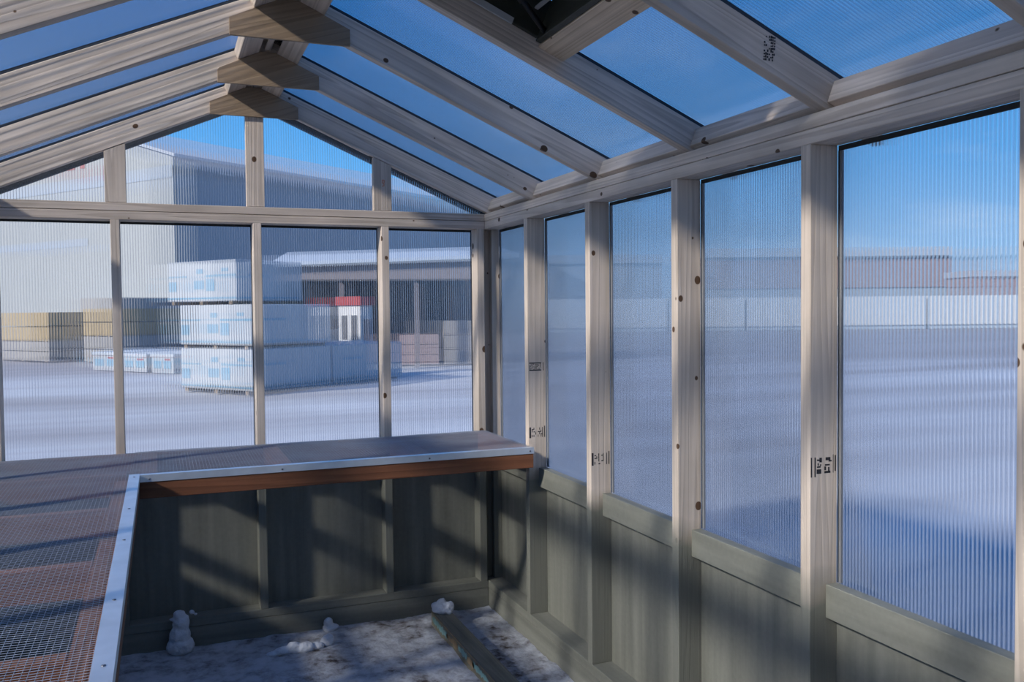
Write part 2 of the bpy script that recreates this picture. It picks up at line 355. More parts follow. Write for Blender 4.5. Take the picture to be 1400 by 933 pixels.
# ---------------------------------------------------------------- side walls
def stamp(parent, glyphs, org, ex, ez, nrm, mat='ink'):
    """Inked mill stamp: small flat bars (x0, x1, z0, z1 in mm) on a face."""
    vv, ff = [], []; org, ex, ez, nrm = map(Vector, (org, ex, ez, nrm)); org = org + nrm*.0004
    for x0, x1, z0, z1 in glyphs:
        k = len(vv)
        for x, z in ((x0, z0), (x1, z0), (x1, z1), (x0, z1)): vv.append(ex*(x/1000) + ez*(z/1000))
        ff.append((k, k+1, k+2, k+3))
    return raw('grade_stamp', parent, vv, ff, M[mat], Matrix.Translation(org))
def glyph_block(x0, z0, w, h, rows, cols, seed, fill=.62):
    r = random.Random(seed); out = []
    for i in range(cols):
        for j in range(rows):
            if r.random() < fill:
                a = x0+w*i/cols; b = z0+h*j/rows
                if r.random() < .5: out.append((a, a+w/cols*.92, b, b+h/rows*.38))
                else: out.append((a, a+w/cols*.40, b, b+h/rows*.95))
    return out
def bar_stamp(seed):                            # | | [glyphs] [glyphs] | as on the side of the studs
    g = [(2, 6, 0, 52), (14, 18, 0, 52), (74, 76, 8, 56), (80, 84, 12, 54)]
    g += [(21, 36, 8, 20), (22, 34, 24, 28), (24, 28, 30, 36), (32, 36, 28, 33), (22, 30, 42, 46), (30, 38, 38, 50)]
    g += [(46, 66, 8, 14), (58, 63, 12, 24), (46, 52, 16, 26), (48, 64, 28, 32), (50, 66, 42, 50), (60, 70, 38, 42)]
    return g
def side_wall(name, label, mirror):
    fx = (lambda x: -W-x) if mirror else (lambda x: x)
    def ab(n, par, x0, x1, y0, y1, z0, z1, mat, bev=.0018, axis=None):
        a, b = sorted((fx(x0), fx(x1))); return abox(n, par, a, b, y0, y1, z0, z1, mat, bev, axis)
    root = thing(name, label, 'wall', (fx(0), -1.8, 0), kind='structure')
    for z0, z1 in ((ZP, ZP+T), (ZP+T+.0015, ZT)):
        ab('top_plate', root, 0, D, YF, .089, z0, z1, M['wood'])
    ab('bottom_plate', root, 0, D, YF, .089, .0915, ZF, M['paint'])
    ab('skid_board', root, .001, T, YF, .089, -.06, .090, M['paint'])
    studs = []
    ys = STUD_Y
    for y in ys: studs.append(ab('stud', root, 0, D, y, y+T, ZF, ZP, M['wood_painted']))
    ab('corner_stud', root, .045, D, .030, .068, ZF, ZP, M['wood_painted'])
    ab('corner_post', root, -.004, D, .0685, .088, ZF, ZP, M['wood_painted'])
    edges = [.030] + [y for y in ys] + [YF]
    for i in range(len(edges)-1):
        far, near = edges[i], edges[i+1] + (T if i < len(ys) else 0)
        if far - near < .05: continue
        ab('wall_panel', root, D, D+.011, near-T/2, far+(T/2 if i else .072), .02, .800, M['paint'], 0, 2)
        # 2x4 block under the glass, set between the studs
        ab('sill_block', root, .050, D-.0005, near+.001, far-.001, .722, .812, M['paint'])
        ab('head_strip', root, D+.001, D+.006, near, far, 1.950, ZP, M['rake'], 0)
        ab('edge_channel', root, D+.002, D+.0085, far-.012, far-.004, .812, 1.950, M['channel'], 0)
        ab('gasket', root, D+.0005, D+.007, far-.004, far+.0005, .812, 1.950, M['gasket'], 0)
        x = fx(D+.009); n = -1 if mirror else 1
        pane(root, (x, near-.012, 0), (0, 1, 0), (0, 0, 1), (n, 0, 0), [(0, .79), (far-near+.024, .79), (far-near+.024, 1.962), (0, 1.962)], 'poly_y')
    return root, studs
wr, studs_r = side_wall('wall_right', 'right greenhouse wall of spruce studs, clear ribbed glazing and green boarding', False)
wl, studs_l = side_wall('wall_left', 'left greenhouse wall of studs and ribbed glazing behind the long bench', True)
# mill stamps on the stud sides
stamp(studs_r[3], bar_stamp(1), (0, STUD_Y[3], 1.098), (1, 0, 0), (0, 0, 1), (0, -1, 0))
for i, z in ((0, .951), (1, .925)):
    g = [(4, 12, 0, 50), (78, 82, 2, 54)] + glyph_block(16, 4, 26, 44, 4, 3, 11+i) + glyph_block(46, 4, 22, 44, 4, 3, 21+i) + [(68, 71, 2, 48)]
    stamp(studs_r[i], g, (0, STUD_Y[i], z), (1, 0, 0), (0, 0, 1), (0, -1, 0))
stamp(studs_r[0], [(6, 66, 0, 5), (6, 66, 33, 38)] + glyph_block(6, 6, 60, 27, 5, 9, 5, .9) + [(74, 77, 0, 38)], (0, STUD_Y[0], 1.262), (1, 0, 0), (0, 0, 1), (0, -1, 0))

# ---------------------------------------------------------------- back wall
wb = thing('wall_back', 'back gable wall with studs, ribbed clear panes and green lower boards', 'wall', (XR, 0, 0), kind='structure')
abox('top_plate', wb, -W, -.0005, 0, D, ZP, ZP+T, M['wood'])
abox('top_plate', wb, -W, -.0005, .001, D, ZP+T+.0025, ZT, M['wood'])
abox('bottom_plate', wb, -W, -.001, 0, D, .0915, ZF, M['paint'])
abox('skid_board', wb, -W, -.001, .001, T, -.06, .090, M['paint'])
BX = [-.0057, -.5053, -1.1167, -1.7281, -2.2135]     # right edge of each stud
for x in BX: abox('stud', wb, x-T, x, 0, D, ZF, ZP, M['wood_painted'])
for i in range(len(BX)-1):
    x1, x0 = BX[i]-T, BX[i+1]
    abox('wall_panel', wb, x0-T/2, x1+T/2, D, D+.011, .02, .90, M['paint'], 0, 2)
    abox('head_strip', wb, x0, x1, D+.001, D+.006, 1.952, ZP, M['rake'], 0)
    abox('gasket', wb, x1-.004, x1, D+.0005, D+.006, .80, 1.952, M['gasket'], 0)
    pane(wb, (x0-.012, D+.009, 0), (1, 0, 0), (0, 0, 1), (0, 1, 0), [(0, .79), (x1-x0+.024, .79), (x1-x0+.024, 1.962), (0, 1.962)], 'poly_x')
GX = [(-1.785, -1.697), (-1.180, -1.098), (-.578, -.488)]
for i, (x0, x1) in enumerate(GX):
    zt0, zt1 = zb(x0)-.002, zb(x1)-.002
    if i == 1: zt0 = zt1 = 2.470
    g = prism('gable_stud', wb, [(x0, .002, ZT+.001), (x1, .002, ZT+.001), (x1, .002, zt1), (x0, .002, zt0)], (0, T-.002, 0), M['wood'], ((x0+x1)/2, .01, 2.2), .0015)
    if i == 2: stamp(g, [(0, 4, 10, 26), (4, 10, 24, 28), (4, 10, 8, 12), (9, 13, 12, 26), (8, 12, -4, 10), (0, 8, -6, -2)], (-.536, .002, 2.165), (1, 0, 0), (0, 0, 1), (0, -1, 0), 'crayon')
xs = [-W+.002] + [x for g in GX for x in g] + [-.002]
for i in range(0, len(xs), 2):
    a, b = xs[i], xs[i+1]; y = .047
    pts = [(a, ZT-.03), (b, ZT-.03), (b, zb(b)+.02)] + ([(XR, zb(XR)+.02)] if a < XR < b else []) + [(a, zb(a)+.02)]
    pane(wb, (0, y, 0), (1, 0, 0), (0, 0, 1), (0, 1, 0), pts, 'poly_x')

# ---------------------------------------------------------------- unseen front wall and door behind the camera, added to cut the ambient light
wf = thing('added_front_wall', 'unseen front gable wall behind the camera, added to dim the inside, with green boarding and a door', 'wall', (XR, YF, 0), kind='structure')
yf0, yf1 = YF-D, YF
for z0, z1 in ((ZP, ZP+T), (ZP+T+.0015, ZT)): abox('top_plate', wf, -W, -.0005, yf0, yf1, z0, z1, M['wood'])
for x0, x1 in ((-W, -1.62), (-.66, -.001)):
    abox('bottom_plate', wf, x0, x1, yf0, yf1, .0915, ZF, M['paint'])
    abox('skid_board', wf, x0, x1, yf1-T, yf1-.001, -.06, .090, M['paint'])
    abox('wall_panel', wf, x0, x1, yf0-.012, yf0-.001, .02, .80, M['paint'], 0, 2)
    pane(wf, (x0, yf0-.010, 0), (1, 0, 0), (0, 0, 1), (0, -1, 0), [(0, .80), (x1-x0, .80), (x1-x0, 1.962), (0, 1.962)], 'poly_x')
for x in (-2.24, -1.62, -.66+T, -.04): abox('stud', wf, x-T, x, yf0, yf1, ZF if abs(x-XR) > .6 else -.04, ZP, M['wood_painted'])
prism('gable_board', wf, [(-W, yf0-.001, ZT), (0, yf0-.001, ZT), (0, yf0-.001, zb(0)+.02), (XR, yf0-.001, zb(XR)+.03), (-W, yf0-.001, zb(0)+.02)], (0, -.012, 0), M['paint'])  # gable left unglazed to hold back ambient light from the front
dr = thing('added_door', 'plain green boarded door in the added, unseen front wall behind the camera', 'door', (-1.14, YF-.06, 0), kind='structure')
for i in range(6): abox('plank', dr, -1.615+.1605*i, -1.615+.1605*i+.158, YF-.07, YF-.045, .0, 1.955, M['paint'])
for z in (.30, 1.05, 1.75): abox('ledge', dr, -1.60, -.67, YF-.0445, YF-.022, z, z+.10, M['paint'])
# ---------------------------------------------------------------- roof framing
ce = thing('ceiling', 'pitched greenhouse roof of spruce rafters, plywood gussets and clear ribbed sheets', 'roof', (XR, -2, ZR), kind='structure')
XE = .20                                        # rafter tails reach this far past the inside face
rafters = {}
for k, y in enumerate(RAFT_Y):
    for s in (-1, 1):
        y0, y1 = (y, y+T)
        f = lambda x: x if s > 0 else 2*XR-x
        P = [(f(XR+.001), y0, zb(XR)), (f(0), y0, zb(0)), (f(0.0), y0, ZT+.003), (f(D), y0, ZT+.003), (f(D), y0, zb(D)), (f(XE), y0, zb(XE)), (f(XE), y0, zb(XE, RV)), (f(XR+.001), y0, zb(XR, RV))]
        if zb(0) > ZT+.003: pass
        # built in a local frame whose Z runs down the slope, so the grain follows the rafter
        org = Vector((f(-.57), y0+T/2, zb(-.57)+RV/2)); z = Vector((s, 0, -SL)).normalized(); yv = Vector((0, 1, 0)); xv = yv.cross(z)
        mw = Matrix(((xv.x, yv.x, z.x, org.x), (xv.y, yv.y, z.y, org.y), (xv.z, yv.z, z.z, org.z), (0, 0, 0, 1)))
        inv = mw.inverted(); Q = [(f(XR+.001), y0, zb(XR)), (f(XE), y0, zb(XE)), (f(XE), y0, zb(XE, RV)), (f(XR+.001), y0, zb(XR, RV))]
        bm = bmesh.new(); va = [bm.verts.new(inv @ Vector(p)) for p in Q]; vb_ = [bm.verts.new(inv @ (Vector(p)+Vector((0, T, 0)))) for p in Q]
        bm.faces.new(va); bm.faces.new(vb_[::-1])
        for i in range(4): bm.faces.new((va[i], vb_[i], vb_[(i+1) % 4], va[(i+1) % 4]))
        bmesh.ops.recalc_face_normals(bm, faces=bm.faces[:]); bmesh.ops.bevel(bm, geom=bm.edges[:], offset=.0018, segments=1, affect='EDGES')
        me = bpy.data.meshes.new('rafter'); bm.to_mesh(me); bm.free()
        rafters[k, s] = link('rafter', me, M['wood_rafter'], ce, mw)
        # dark foam tape between rafter and sheet
        a = Vector((f(XR+.05), y0+T/2, zb(XR+.05, RV+.006))); b = Vector((f(XE), y0+T/2, zb(XE, RV+.006)))
        board('gasket', ce, a, b, T-.004, .0095, (0, 1, 0), M['gasket'], 0)
    # plywood gusset on the near face
    gp = [(-1.336, 2.456), (-.938, 2.456), (-.938, 2.513), (XR+.03, 2.592), (XR-.03, 2.592), (-1.336, 2.513)]
    if k == 1: gp = gp[:5] + [(-1.328, 2.516), (-1.336, 2.506)]
    g = prism('gusset', ce, [(x, y-.0005, z) for x, z in gp], (0, -.0115, 0), M['ply_gusset'], (XR, y, 2.5), .0008)
    # turn the gusset's texture frame so that its face grain runs across, rising a little to the right
    rot = Matrix.Rotation(math.radians(72), 4, 'Y'); me = g.data
    me.transform(rot.inverted()); mw = WM[g.name] @ rot; WM[g.name] = mw; g.matrix_basis = WM[ce.name].inverted() @ mw
def slope_board(name, xa, xb, y0, y1, off, th, mat, parent=ce):
    """Board lying in the right (or left) roof plane between two rafters; off = height of its underside above the rafter underside."""
    s = 1 if (xa+xb)/2 > XR else -1; n = Vector((SL*s, 0, 1)).normalized()
    c = Vector(((xa+xb)/2, 0, zb((xa+xb)/2, off))) + n*th/2
    wd = Vector((1, 0, -SL*s)).normalized(); wdt = abs(xb-xa)/wd.x
    return board(name, parent, (c.x, y0, c.z), (c.x, y1, c.z), wdt, th, wd, mat)
for k in range(len(RAFT_Y)-1):
    ya, yb = RAFT_Y[k]-.001, RAFT_Y[k+1]+T+.001
    for s in (-1, 1):
        xa, xb = (XR+.035, XR+.116) if s > 0 else (XR-.116, XR-.035)
        slope_board('ridge_block', xa, xb, yb, ya, RV-T*1.09, T, M['wood'])
        # eaves block standing on edge above the plates
        x = .045 if s > 0 else -W-.045
        zt = zb(.045, RV)
        board('eaves_block', ce, (x, yb, zt-.048), (x, ya, zt-.048), .060, T, (0.40*s, 0, 1), M['wood'])
abox('ridge_board', ce, XR-.012, XR+.012, YF, .09, ZR+.055, ZR+.150, M['wood'])
for s in (-1, 1):
    n = Vector((SL*s, 0, 1)).normalized()
    c = Vector((XR+s*.055, 0, zb(XR+.055, RV+.024)))
    board('ridge_cap', ce, (c.x, YF-.03, c.z), (c.x, .15, c.z), .125, .006, (1, 0, -SL*s), M['rake'], 0)
# exterior rake boards behind the gable sheet
for s in (-1, 1):
    f = lambda x: x if s > 0 else 2*XR-x
    prism('rake_board', ce, [(f(XR), .112, zb(XR, -.010)), (f(XE), .112, zb(XE, -.010)), (f(XE), .112, zb(XE, RV+.01)), (f(XR), .112, zb(XR, RV+.01))], (0, .018, 0), M['rake'])
# roof sheets; the vents interrupt the right slope
VENT = [(3, 4), (5, 6)]
VX0, VX1 = XR+.125, -.512
for k in range(len(RAFT_Y)-1):
    ya, yb = RAFT_Y[k]+(T/2 if k else .10), RAFT_Y[k+1]+T/2
    for s in (-1, 1):
        x_start = XR+.03
        if s > 0 and (k, k+1) in VENT: x_start = -.462
        f = lambda x: x if s > 0 else 2*XR-x
        ln = (XE+.03-x_start)*math.sqrt(1+SL*SL)
        org = Vector((f(x_start), yb, zb(x_start, RV+.0125)))
        vd = Vector((s, 0, -SL)).normalized(); nd = Vector((SL*s, 0, 1)).normalized()
        pane(ce, org, (0, 1, 0), vd, nd, [(.001, 0), (ya-yb-.001, 0), (ya-yb-.001, ln), (.001, ln)], 'poly_roof')
# stamp on the near face of the fifth rafter
r4 = rafters[4, 1]; sd_ = Vector((1, 0, -SL)).normalized(); su = Vector((SL, 0, 1)).normalized()
g = []
rr = random.Random(3)
for i in range(7):
    for j in range(9):
        if rr.random() < .66: g.append((i*5.0, i*5.0+3.4+rr.random()*1.4, j*7.0, j*7.0+3.0+rr.random()*3.6))
e1 = (sd_*.93 + su*.36).normalized(); e2 = (su*.93 - sd_*.36).normalized()
stamp(r4, g, Vector((-.178, RAFT_Y[4]-.0002, zb(-.178)+.020)), e1, e2, (0, -1, 0))
# roof vents
def vent(k, label):
    ya, yb = RAFT_Y[k]-.0005, RAFT_Y[k+1]+T+.0005
    slope_board('header', -.508, -.426, yb+.0005, ya-.0005, .048, T, M['header'])
    v = thing('roof_vent', label, 'vent', (-.75, (ya+yb)/2, zb(-.75, RV)), group='roof vents in the right slope')
    nr = Vector((SL, 0, 1)).normalized(); sl = Vector((1, 0, -SL)).normalized()
    def P(x, y, off): return Vector((x, y, zb(x, off)))
    x0, x1 = VX0-.01, -.490
    # curb boards round the opening, standing on the rafters
    for yy in (ya-.010, yb+.010):
        board('curb_board', v, P(x0, yy, .135), P(x1, yy, .135), .12, .018, (SL, 0, 1), M['paint_dark'])
    for xx in (x0+.011, -.4885):
        board('curb_board', v, P(xx, yb+.020, .128), P(xx, ya-.020, .128), .140, .018, (SL, 0, 1), M['paint_dark'])
    board('lid', v, P(-.770, yb-.02, .212), P(-.770, ya+.02, .212), .66, .012, (1, 0, -SL), M['lid'], .001)
    board('weather_strip', v, P(x0+.03, ya-.026, .068), P(-.598, ya-.026, .068), .018, .008, (SL, 0, 1), M['strip'], 0)
    board('batten', v, P(x1-.030, yb+.02, .150), P(x1-.030, ya-.02, .150), .006, .012, (SL, 0, 1), M['strip'], 0)
    st = rod('lift_arm', v, P(-.515, ya-.075, .065), P(-.80, ya-.20, .17), .0085, M['black'], 14)
    rod('arm_sleeve', st, P(-.60, ya-.112, .096), P(-.80, ya-.20, .17), .0115, M['black'], 14)
    return v
vent(3, 'dark hatch in the right roof slope above the header board')
vent(5, 'dark hatch in the right roof slope at the right picture edge')

# ---------------------------------------------------------------- benches
ZB = .922
def l_trim(name, parent, a, b, side, legh, flange, mat, nscrew, seg=None):
    """Aluminium angle along a-b: upright leg on the outer line, flange reaching to 'side'."""
    a, b, side = Vector(a), Vector(b), Vector(side); t = .003
    pts = [(0, 0), (flange, 0), (flange, -t), (t, -t), (t, -legh), (0, -legh)]
    d = (b-a); vv = []; n = len(pts)
    for q in (a, b):
        for x, z in pts: vv.append(q + side*x + Vector((0, 0, z)) - a)
    ff = [tuple(range(n)), tuple(range(2*n-1, n-1, -1))] + [(i, i+n, (i+1) % n+n, (i+1) % n) for i in range(n)]
    me = bpy.data.meshes.new(name); me.from_pydata(vv, [], ff); me.update()
    bm = bmesh.new(); bm.from_mesh(me); bmesh.ops.recalc_face_normals(bm, faces=bm.faces[:]); bm.to_mesh(me); bm.free()
    return link(name, me, mat, parent, Matrix.Translation(a))
def wire_grid(parent, x0, x1, y0, y1, z, r=.00070, step=.0127, sag=.004):
    vv, ff = [], []
    def strip(pts, side):
        k0 = len(vv)
        for p in pts:
            for dx, dz in ((-r, 0), (0, r), (r, 0), (0, -r)):
                vv.append((p[0]+side[0]*dx, p[1]+side[1]*dx, p[2]+dz))
        for i in range(len(pts)-1):
            for j in range(4):
                a = k0+i*4+j; b = k0+i*4+(j+1) % 4; ff.append((a, b, b+4, a+4))
    def h(x, y): return z + sag*noise.noise(Vector((x*4.2, y*4.2, 1.3)))
    def jit(v, s): return .0016*noise.noise(Vector((v*90, s*3.0, 5.0)))
    ny = max(6, int((y1-y0)/.12)); nx = max(6, int((x1-x0)/.12))
    x = x0
    while x <= x1:
        strip([(x+jit(x, y0+(y1-y0)*i/ny), y0+(y1-y0)*i/ny, h(x, y0+(y1-y0)*i/ny)) for i in range(ny+1)], (1, 0)); x += step
    y = y0
    while y <= y1:
        strip([(x0+(x1-x0)*i/nx, y+jit(y, x0+(x1-x0)*i/nx), h(x0+(x1-x0)*i/nx, y)+r*1.6) for i in range(nx+1)], (0, 1)); y += step
    o = raw('wire_mesh', parent, vv, ff, M['wire']); o['kind'] = 'stuff'; return o
XB, YB = -1.655, -.653                          # outer edges of the left and of the back bench
bb = thing('staging_bench', 'stained plant bench along the back wall with wire mesh top and metal edge', 'bench', (-.85, -.33, 0), 'red stained mesh benches')
abox('fascia_board', bb, XB-.001, -.012, YB+.003, YB+.003+T, .829, ZB-.004, M['stain'])
abox('ledger', bb, XB-.035, -.012, -T-.001, -.001, .829, ZB-.008, M['stain'])
for x in (-1.10, -.495, -.035, -1.625): abox('joist', bb, x-T/2-.012, x+T/2+.012 if x < -.1 else -.012, YB+.003+T+.001, -T-.002, .829, ZB-.008, M['joist_top'], .0018, 1)
tb = l_trim('edge_trim', bb, (XB+.001, YB, ZB), (-.010, YB, ZB), (0, 1, 0), .028, .030, M['alu'], 0)
for x in (-1.62, -1.12, -.50, -.03): rod('screw', tb, (x, YB+.001, ZB-.016), (x, YB-.0018, ZB-.016), .0042, M['screw'], 8)
wire_grid(bb, XB-.029, -.012, YB+.034, -.001, ZB-.003)
lb = thing('staging_bench', 'long stained plant bench at left with wire mesh over red joists', 'bench', (-1.97, -2.2, 0), 'red stained mesh benches')
YL = -4.1
abox('fascia_board', lb, XB-.003-T, XB-.003, YL, YB+.002, .829, ZB-.004, M['stain'])
abox('inner_rail', lb, XB-.003-2*T-.004, XB-.003-T-.001, YL, YB-.05, .829, ZB-.008, M['joist_top'])
abox('ledger', lb, -W+T+.001, XB-.036, -T-.001, -.001, .829, ZB-.008, M['joist_top'])
abox('ledger', lb, -W+.001, -W+T, YL, -.042, .829, ZB-.008, M['stain'])
for y in (-.545, -1.205, -1.875, -2.535, -3.19, -3.85):
    abox('joist', lb, -W+T+.001, XB-.003-2*T-.005 if y < -.6 else -1.705, y-T/2, y+T/2, .829, ZB-.008, M['joist_top'])
tl = l_trim('edge_trim', lb, (XB, YL, ZB+.0005), (XB, YB+.030, ZB+.0005), (-1, 0, 0), .030, .038, M['alu'], 0)
for y in (-.69, -1.28, -1.70, -2.25, -2.64): rod('screw', tl, (XB-.018, y, ZB-.002), (XB-.018, y, ZB+.0022), .0042, M['screw'], 8)
wire_grid(lb, -W+.004, XB-.0295, YL, -.004, ZB-.0058)

# ---------------------------------------------------------------- timber and snow on the floor
tm = thing('ground_timber', 'weathered square timber lying on the snowy floor, end capped with snow', 'timber', (-.31, -1.3, 0))
tmb = abox('beam', tm, -.357, -.267, -2.55, -.150, -.028, .064, M['timber'], .004)
M['teal'] = painted('flaking_teal_paint', (.22, .40, .38), .7, .45)
M['tan'] = painted('raw_tan_edge', (.34, .24, .13), .7, .4)
def flake(y0, y1, z0, z1, mat, seed):           # ragged paint patch on the beam's left face
    r = random.Random(seed); n = 22; up, dn = [], []
    for i in range(n+1):
        y = y0+(y1-y0)*i/n; e = min(1.0, 5.0*math.sin(math.pi*i/n))*(.45+.55*r.random())
        up.append((-.3576, y, (z0+z1)/2 + (z1-z0)/2*e*(.65+.35*r.random()))); dn.append((-.3576, y, (z0+z1)/2 - (z1-z0)/2*e*(.65+.35*r.random())))
    vv = up+dn; ff = [(i, i+1, n+2+i, n+1+i) for i in range(n)]
    raw('paint_patch', tmb, [Vector(v)-Vector(up[0]) for v in vv], ff, M[mat], Matrix.Translation(up[0]))
for k, (a, b, lo, hi, mt) in enumerate(((-.285, -.175, .006, .056, 'teal'), (-.43, -.27, .004, .050, 'teal'), (-.50, -.40, .012, .044, 'tan'), (-.57, -.49, .004, .058, 'tan'), (-.71, -.58, .008, .054, 'teal'), (-.80, -.70, .004, .05, 'tan'), (-.98, -.77, .010, .052, 'teal'), (-1.2, -.155, .055, .0618, 'tan'))):
    flake(a, b, lo, hi, mt, k+1)
tex = bpy.data.textures.new('snow_lumps', 'CLOUDS'); tex.noise_scale = .022; tex.noise_depth = 3
def snow_lump(label, blobs, origin, voxel=.005, disp=.010, group='loose snow lumps on the floor'):
    bm = bmesh.new()
    for x, y, z, rx, ry, rz in blobs:
        r = bmesh.ops.create_icosphere(bm, subdivisions=3, radius=1.0)
        for v in r['verts']: v.co = Vector((v.co.x*rx+x, v.co.y*ry+y, v.co.z*rz+z))
    me = bpy.data.meshes.new('snow_lump'); bm.to_mesh(me); bm.free()
    o = link('snow_lump', me, M['snow'], None, Matrix.Translation(origin))
    rm = o.modifiers.new('remesh', 'REMESH'); rm.mode = 'VOXEL'; rm.voxel_size = voxel; rm.use_smooth_shade = True
    dm = o.modifiers.new('lumps', 'DISPLACE'); dm.texture = tex; dm.strength = disp; dm.mid_level = .5; dm.texture_coords = 'LOCAL'
    return tag(o, label, 'snow', group)
snow_lump('tall lump of snow shaped like a small figure against the back wall',
          [(0, 0, .025, .062, .045, .045), (-.002, 0, .075, .047, .036, .05), (.004, 0, .125, .037, .030, .045), (-.002, 0, .165, .027, .022, .028), (-.030, 0, .153, .016, .012, .007), (.012, 0, .150, .026, .018, .022)], (-1.515, -.050, 0))
snow_lump('tiny snow crumb stuck on the board beside the tall snow lump', [(0, 0, 0, .012, .010, .011), (.016, .004, -.012, .008, .006, .006)], (-1.462, -.010, .162), .003, .005)
snow_lump('small pointed snow lump at the foot of the back wall', [(0, 0, .012, .034, .026, .022), (-.008, 0, .036, .022, .018, .026), (.022, 0, .012, .022, .018, .014)], (-.835, -.040, 0))
snow_lump('low crumbly ridge of snow lumps on the open floor', [(-.08, 0, .006, .04, .025, .022), (-.03, .005, .012, .035, .028, .030), (.02, 0, .008, .045, .03, .026), (.075, .01, .004, .035, .025, .02), (-.125, 0, 0, .03, .02, .014)], (-1.005, -.250, 0))
snow_lump('squarish snow block beside the crumbly snow ridge', [(0, 0, .016, .030, .024, .028), (.012, .004, .026, .020, .018, .020)], (-.880, -.222, 0))
snow_lump('rough cap of snow sitting on the end of the timber', [(0, 0, .012, .050, .048, .022), (-.022, .01, .026, .030, .032, .022), (.030, 0, .022, .030, .03, .022), (.004, .012, .044, .016, .014, .022), (-.012, .01, .044, .012, .012, .016), (.02, -.035, .004, .02, .02, .012)], (-.310, -.185, .066), .005, .016)

# ---------------------------------------------------------------- yard: buildings and stock
def plain(name, colr, rough=.7, streak=.12): return painted(name, colr, rough, streak)
M['cream'] = plain('cream_cladding', (.27, .285, .29)); M['slate'] = plain('grey_cladding', (.29, .305, .33)); M['roofgrey'] = plain('grey_metal_roof', (.36, .38, .41))
M['snow_far'] = plain('old_roof_snow', (.36, .40, .45)); M['fasciagrey'] = plain('grey_pink_fascia', (.17, .15, .155)); M['band'] = plain('blue_grey_band', (.26, .30, .36)); M['rust'] = plain('faded_red_cladding', (.27, .205, .205)); M['darkwall'] = plain('dark_shed', (.075, .075, .08))
M['wrap'] = plain('white_wrap', (.33, .35, .375), .45, .06); M['wrapblue'] = plain('blue_print', (.15, .27, .37)); M['red'] = plain('red_paint', (.30, .05, .05))
M['lumber'] = plain('yellow_lumber', (.29, .225, .13), .7, .25); M['lumbergrey'] = plain('grey_lumber', (.25, .24, .23)); M['white'] = plain('white_panel', (.5, .5, .5)); M['pallet'] = plain('pallet_wood', (.22, .17, .12))
A54 = math.radians(54.0)
LONG = Vector((math.sin(A54), math.cos(A54), 0)); FRONT = Vector((-math.cos(A54), math.sin(A54), 0))   # yard grid: depth and (leftward) width
def ybox(name, parent, corner, lw, ll, z0, z1, mat, bev=0):
    """Block on the yard grid: corner = right front corner, lw = width to the left, ll = length away."""
    c = Vector(corner); c.z = 0; m = c + FRONT*lw/2 + LONG*ll/2
    return board(name, parent, (m.x, m.y, z0), (m.x, m.y, z1), lw, ll, FRONT, mat, bev)
def quads(name, parent, corner, face, rects, mat, out=.004):
    """Flat print on a block's face: rects (u0, u1, z0, z1) measured from the right front corner."""
    c = Vector(corner); c.z = 0; d, n = (FRONT, -LONG) if face == 'front' else (LONG, -FRONT)
    vv, ff = [], []
    for u0, u1, z0, z1 in rects:
        k = len(vv)
        for u, z in ((u0, z0), (u1, z0), (u1, z1), (u0, z1)): vv.append(d*u + n*out + Vector((0, 0, z)))
        ff.append((k, k+1, k+2, k+3))
    return raw(name, parent, vv, ff, mat, Matrix.Translation(c))
# big shed with the cream gable end
cw = at_dist(245, 425, 44.0); cw.z = YZ
sh = thing('warehouse', 'large warehouse with sunlit cream end and shaded grey side', 'building', cw)
HE = 1.54 + (425-212)/FPX*44
ybox('wall', sh, cw, 24, 34, YZ, HE, M['slate'])
c0 = Vector(cw); pe = [c0 - LONG*.05, c0 - LONG*.05 + FRONT*24]
prism('gable_wall', sh, [(pe[0].x, pe[0].y, YZ), (pe[1].x, pe[1].y, YZ), (pe[1].x, pe[1].y, HE), ((pe[0].x+pe[1].x)/2, (pe[0].y+pe[1].y)/2, HE+3.4), (pe[0].x, pe[0].y, HE)], -LONG*.12, M['cream'])
rl = c0 - LONG*.3; rm_ = rl + FRONT*12; re = rl + FRONT*24.3
for a, b in ((rl - FRONT*.3, rm_), (re, rm_)):
    za, zb_ = HE-.05, HE+3.55
    prism('roof', sh, [(a.x, a.y, za), (b.x, b.y, zb_), (b.x+LONG.x*35, b.y+LONG.y*35, zb_), (a.x+LONG.x*35, a.y+LONG.y*35, za)], (0, 0, .15), M['roofgrey'])
quads('cladding_band', sh, cw, 'front', [(.02, 24, HE-1.0, HE-.4)], M['band'], .20)
for u0, u1, z0, z1 in [(7.3, 7.7, .1, 1.0), (8.2, 8.9, .1, 1.0), (9.3, 9.5, .1, 1.0), (9.9, 10.5, .1, 1.0), (10.9, 11.1, .1, 1.0)]:
    quads('red_letter', sh, cw, 'front', [(u0, u1, HE+z0, HE+z1)], M['red'], .20)
quads('vent_louvre', sh, cw, 'front', [(7.2, 16, 5.2, 5.6)], M['band'], .19)
quads('wall_lamp', sh, cw, 'side', [(2.6, 3.6, HE-.55, HE-.45)], M['white'], .03)
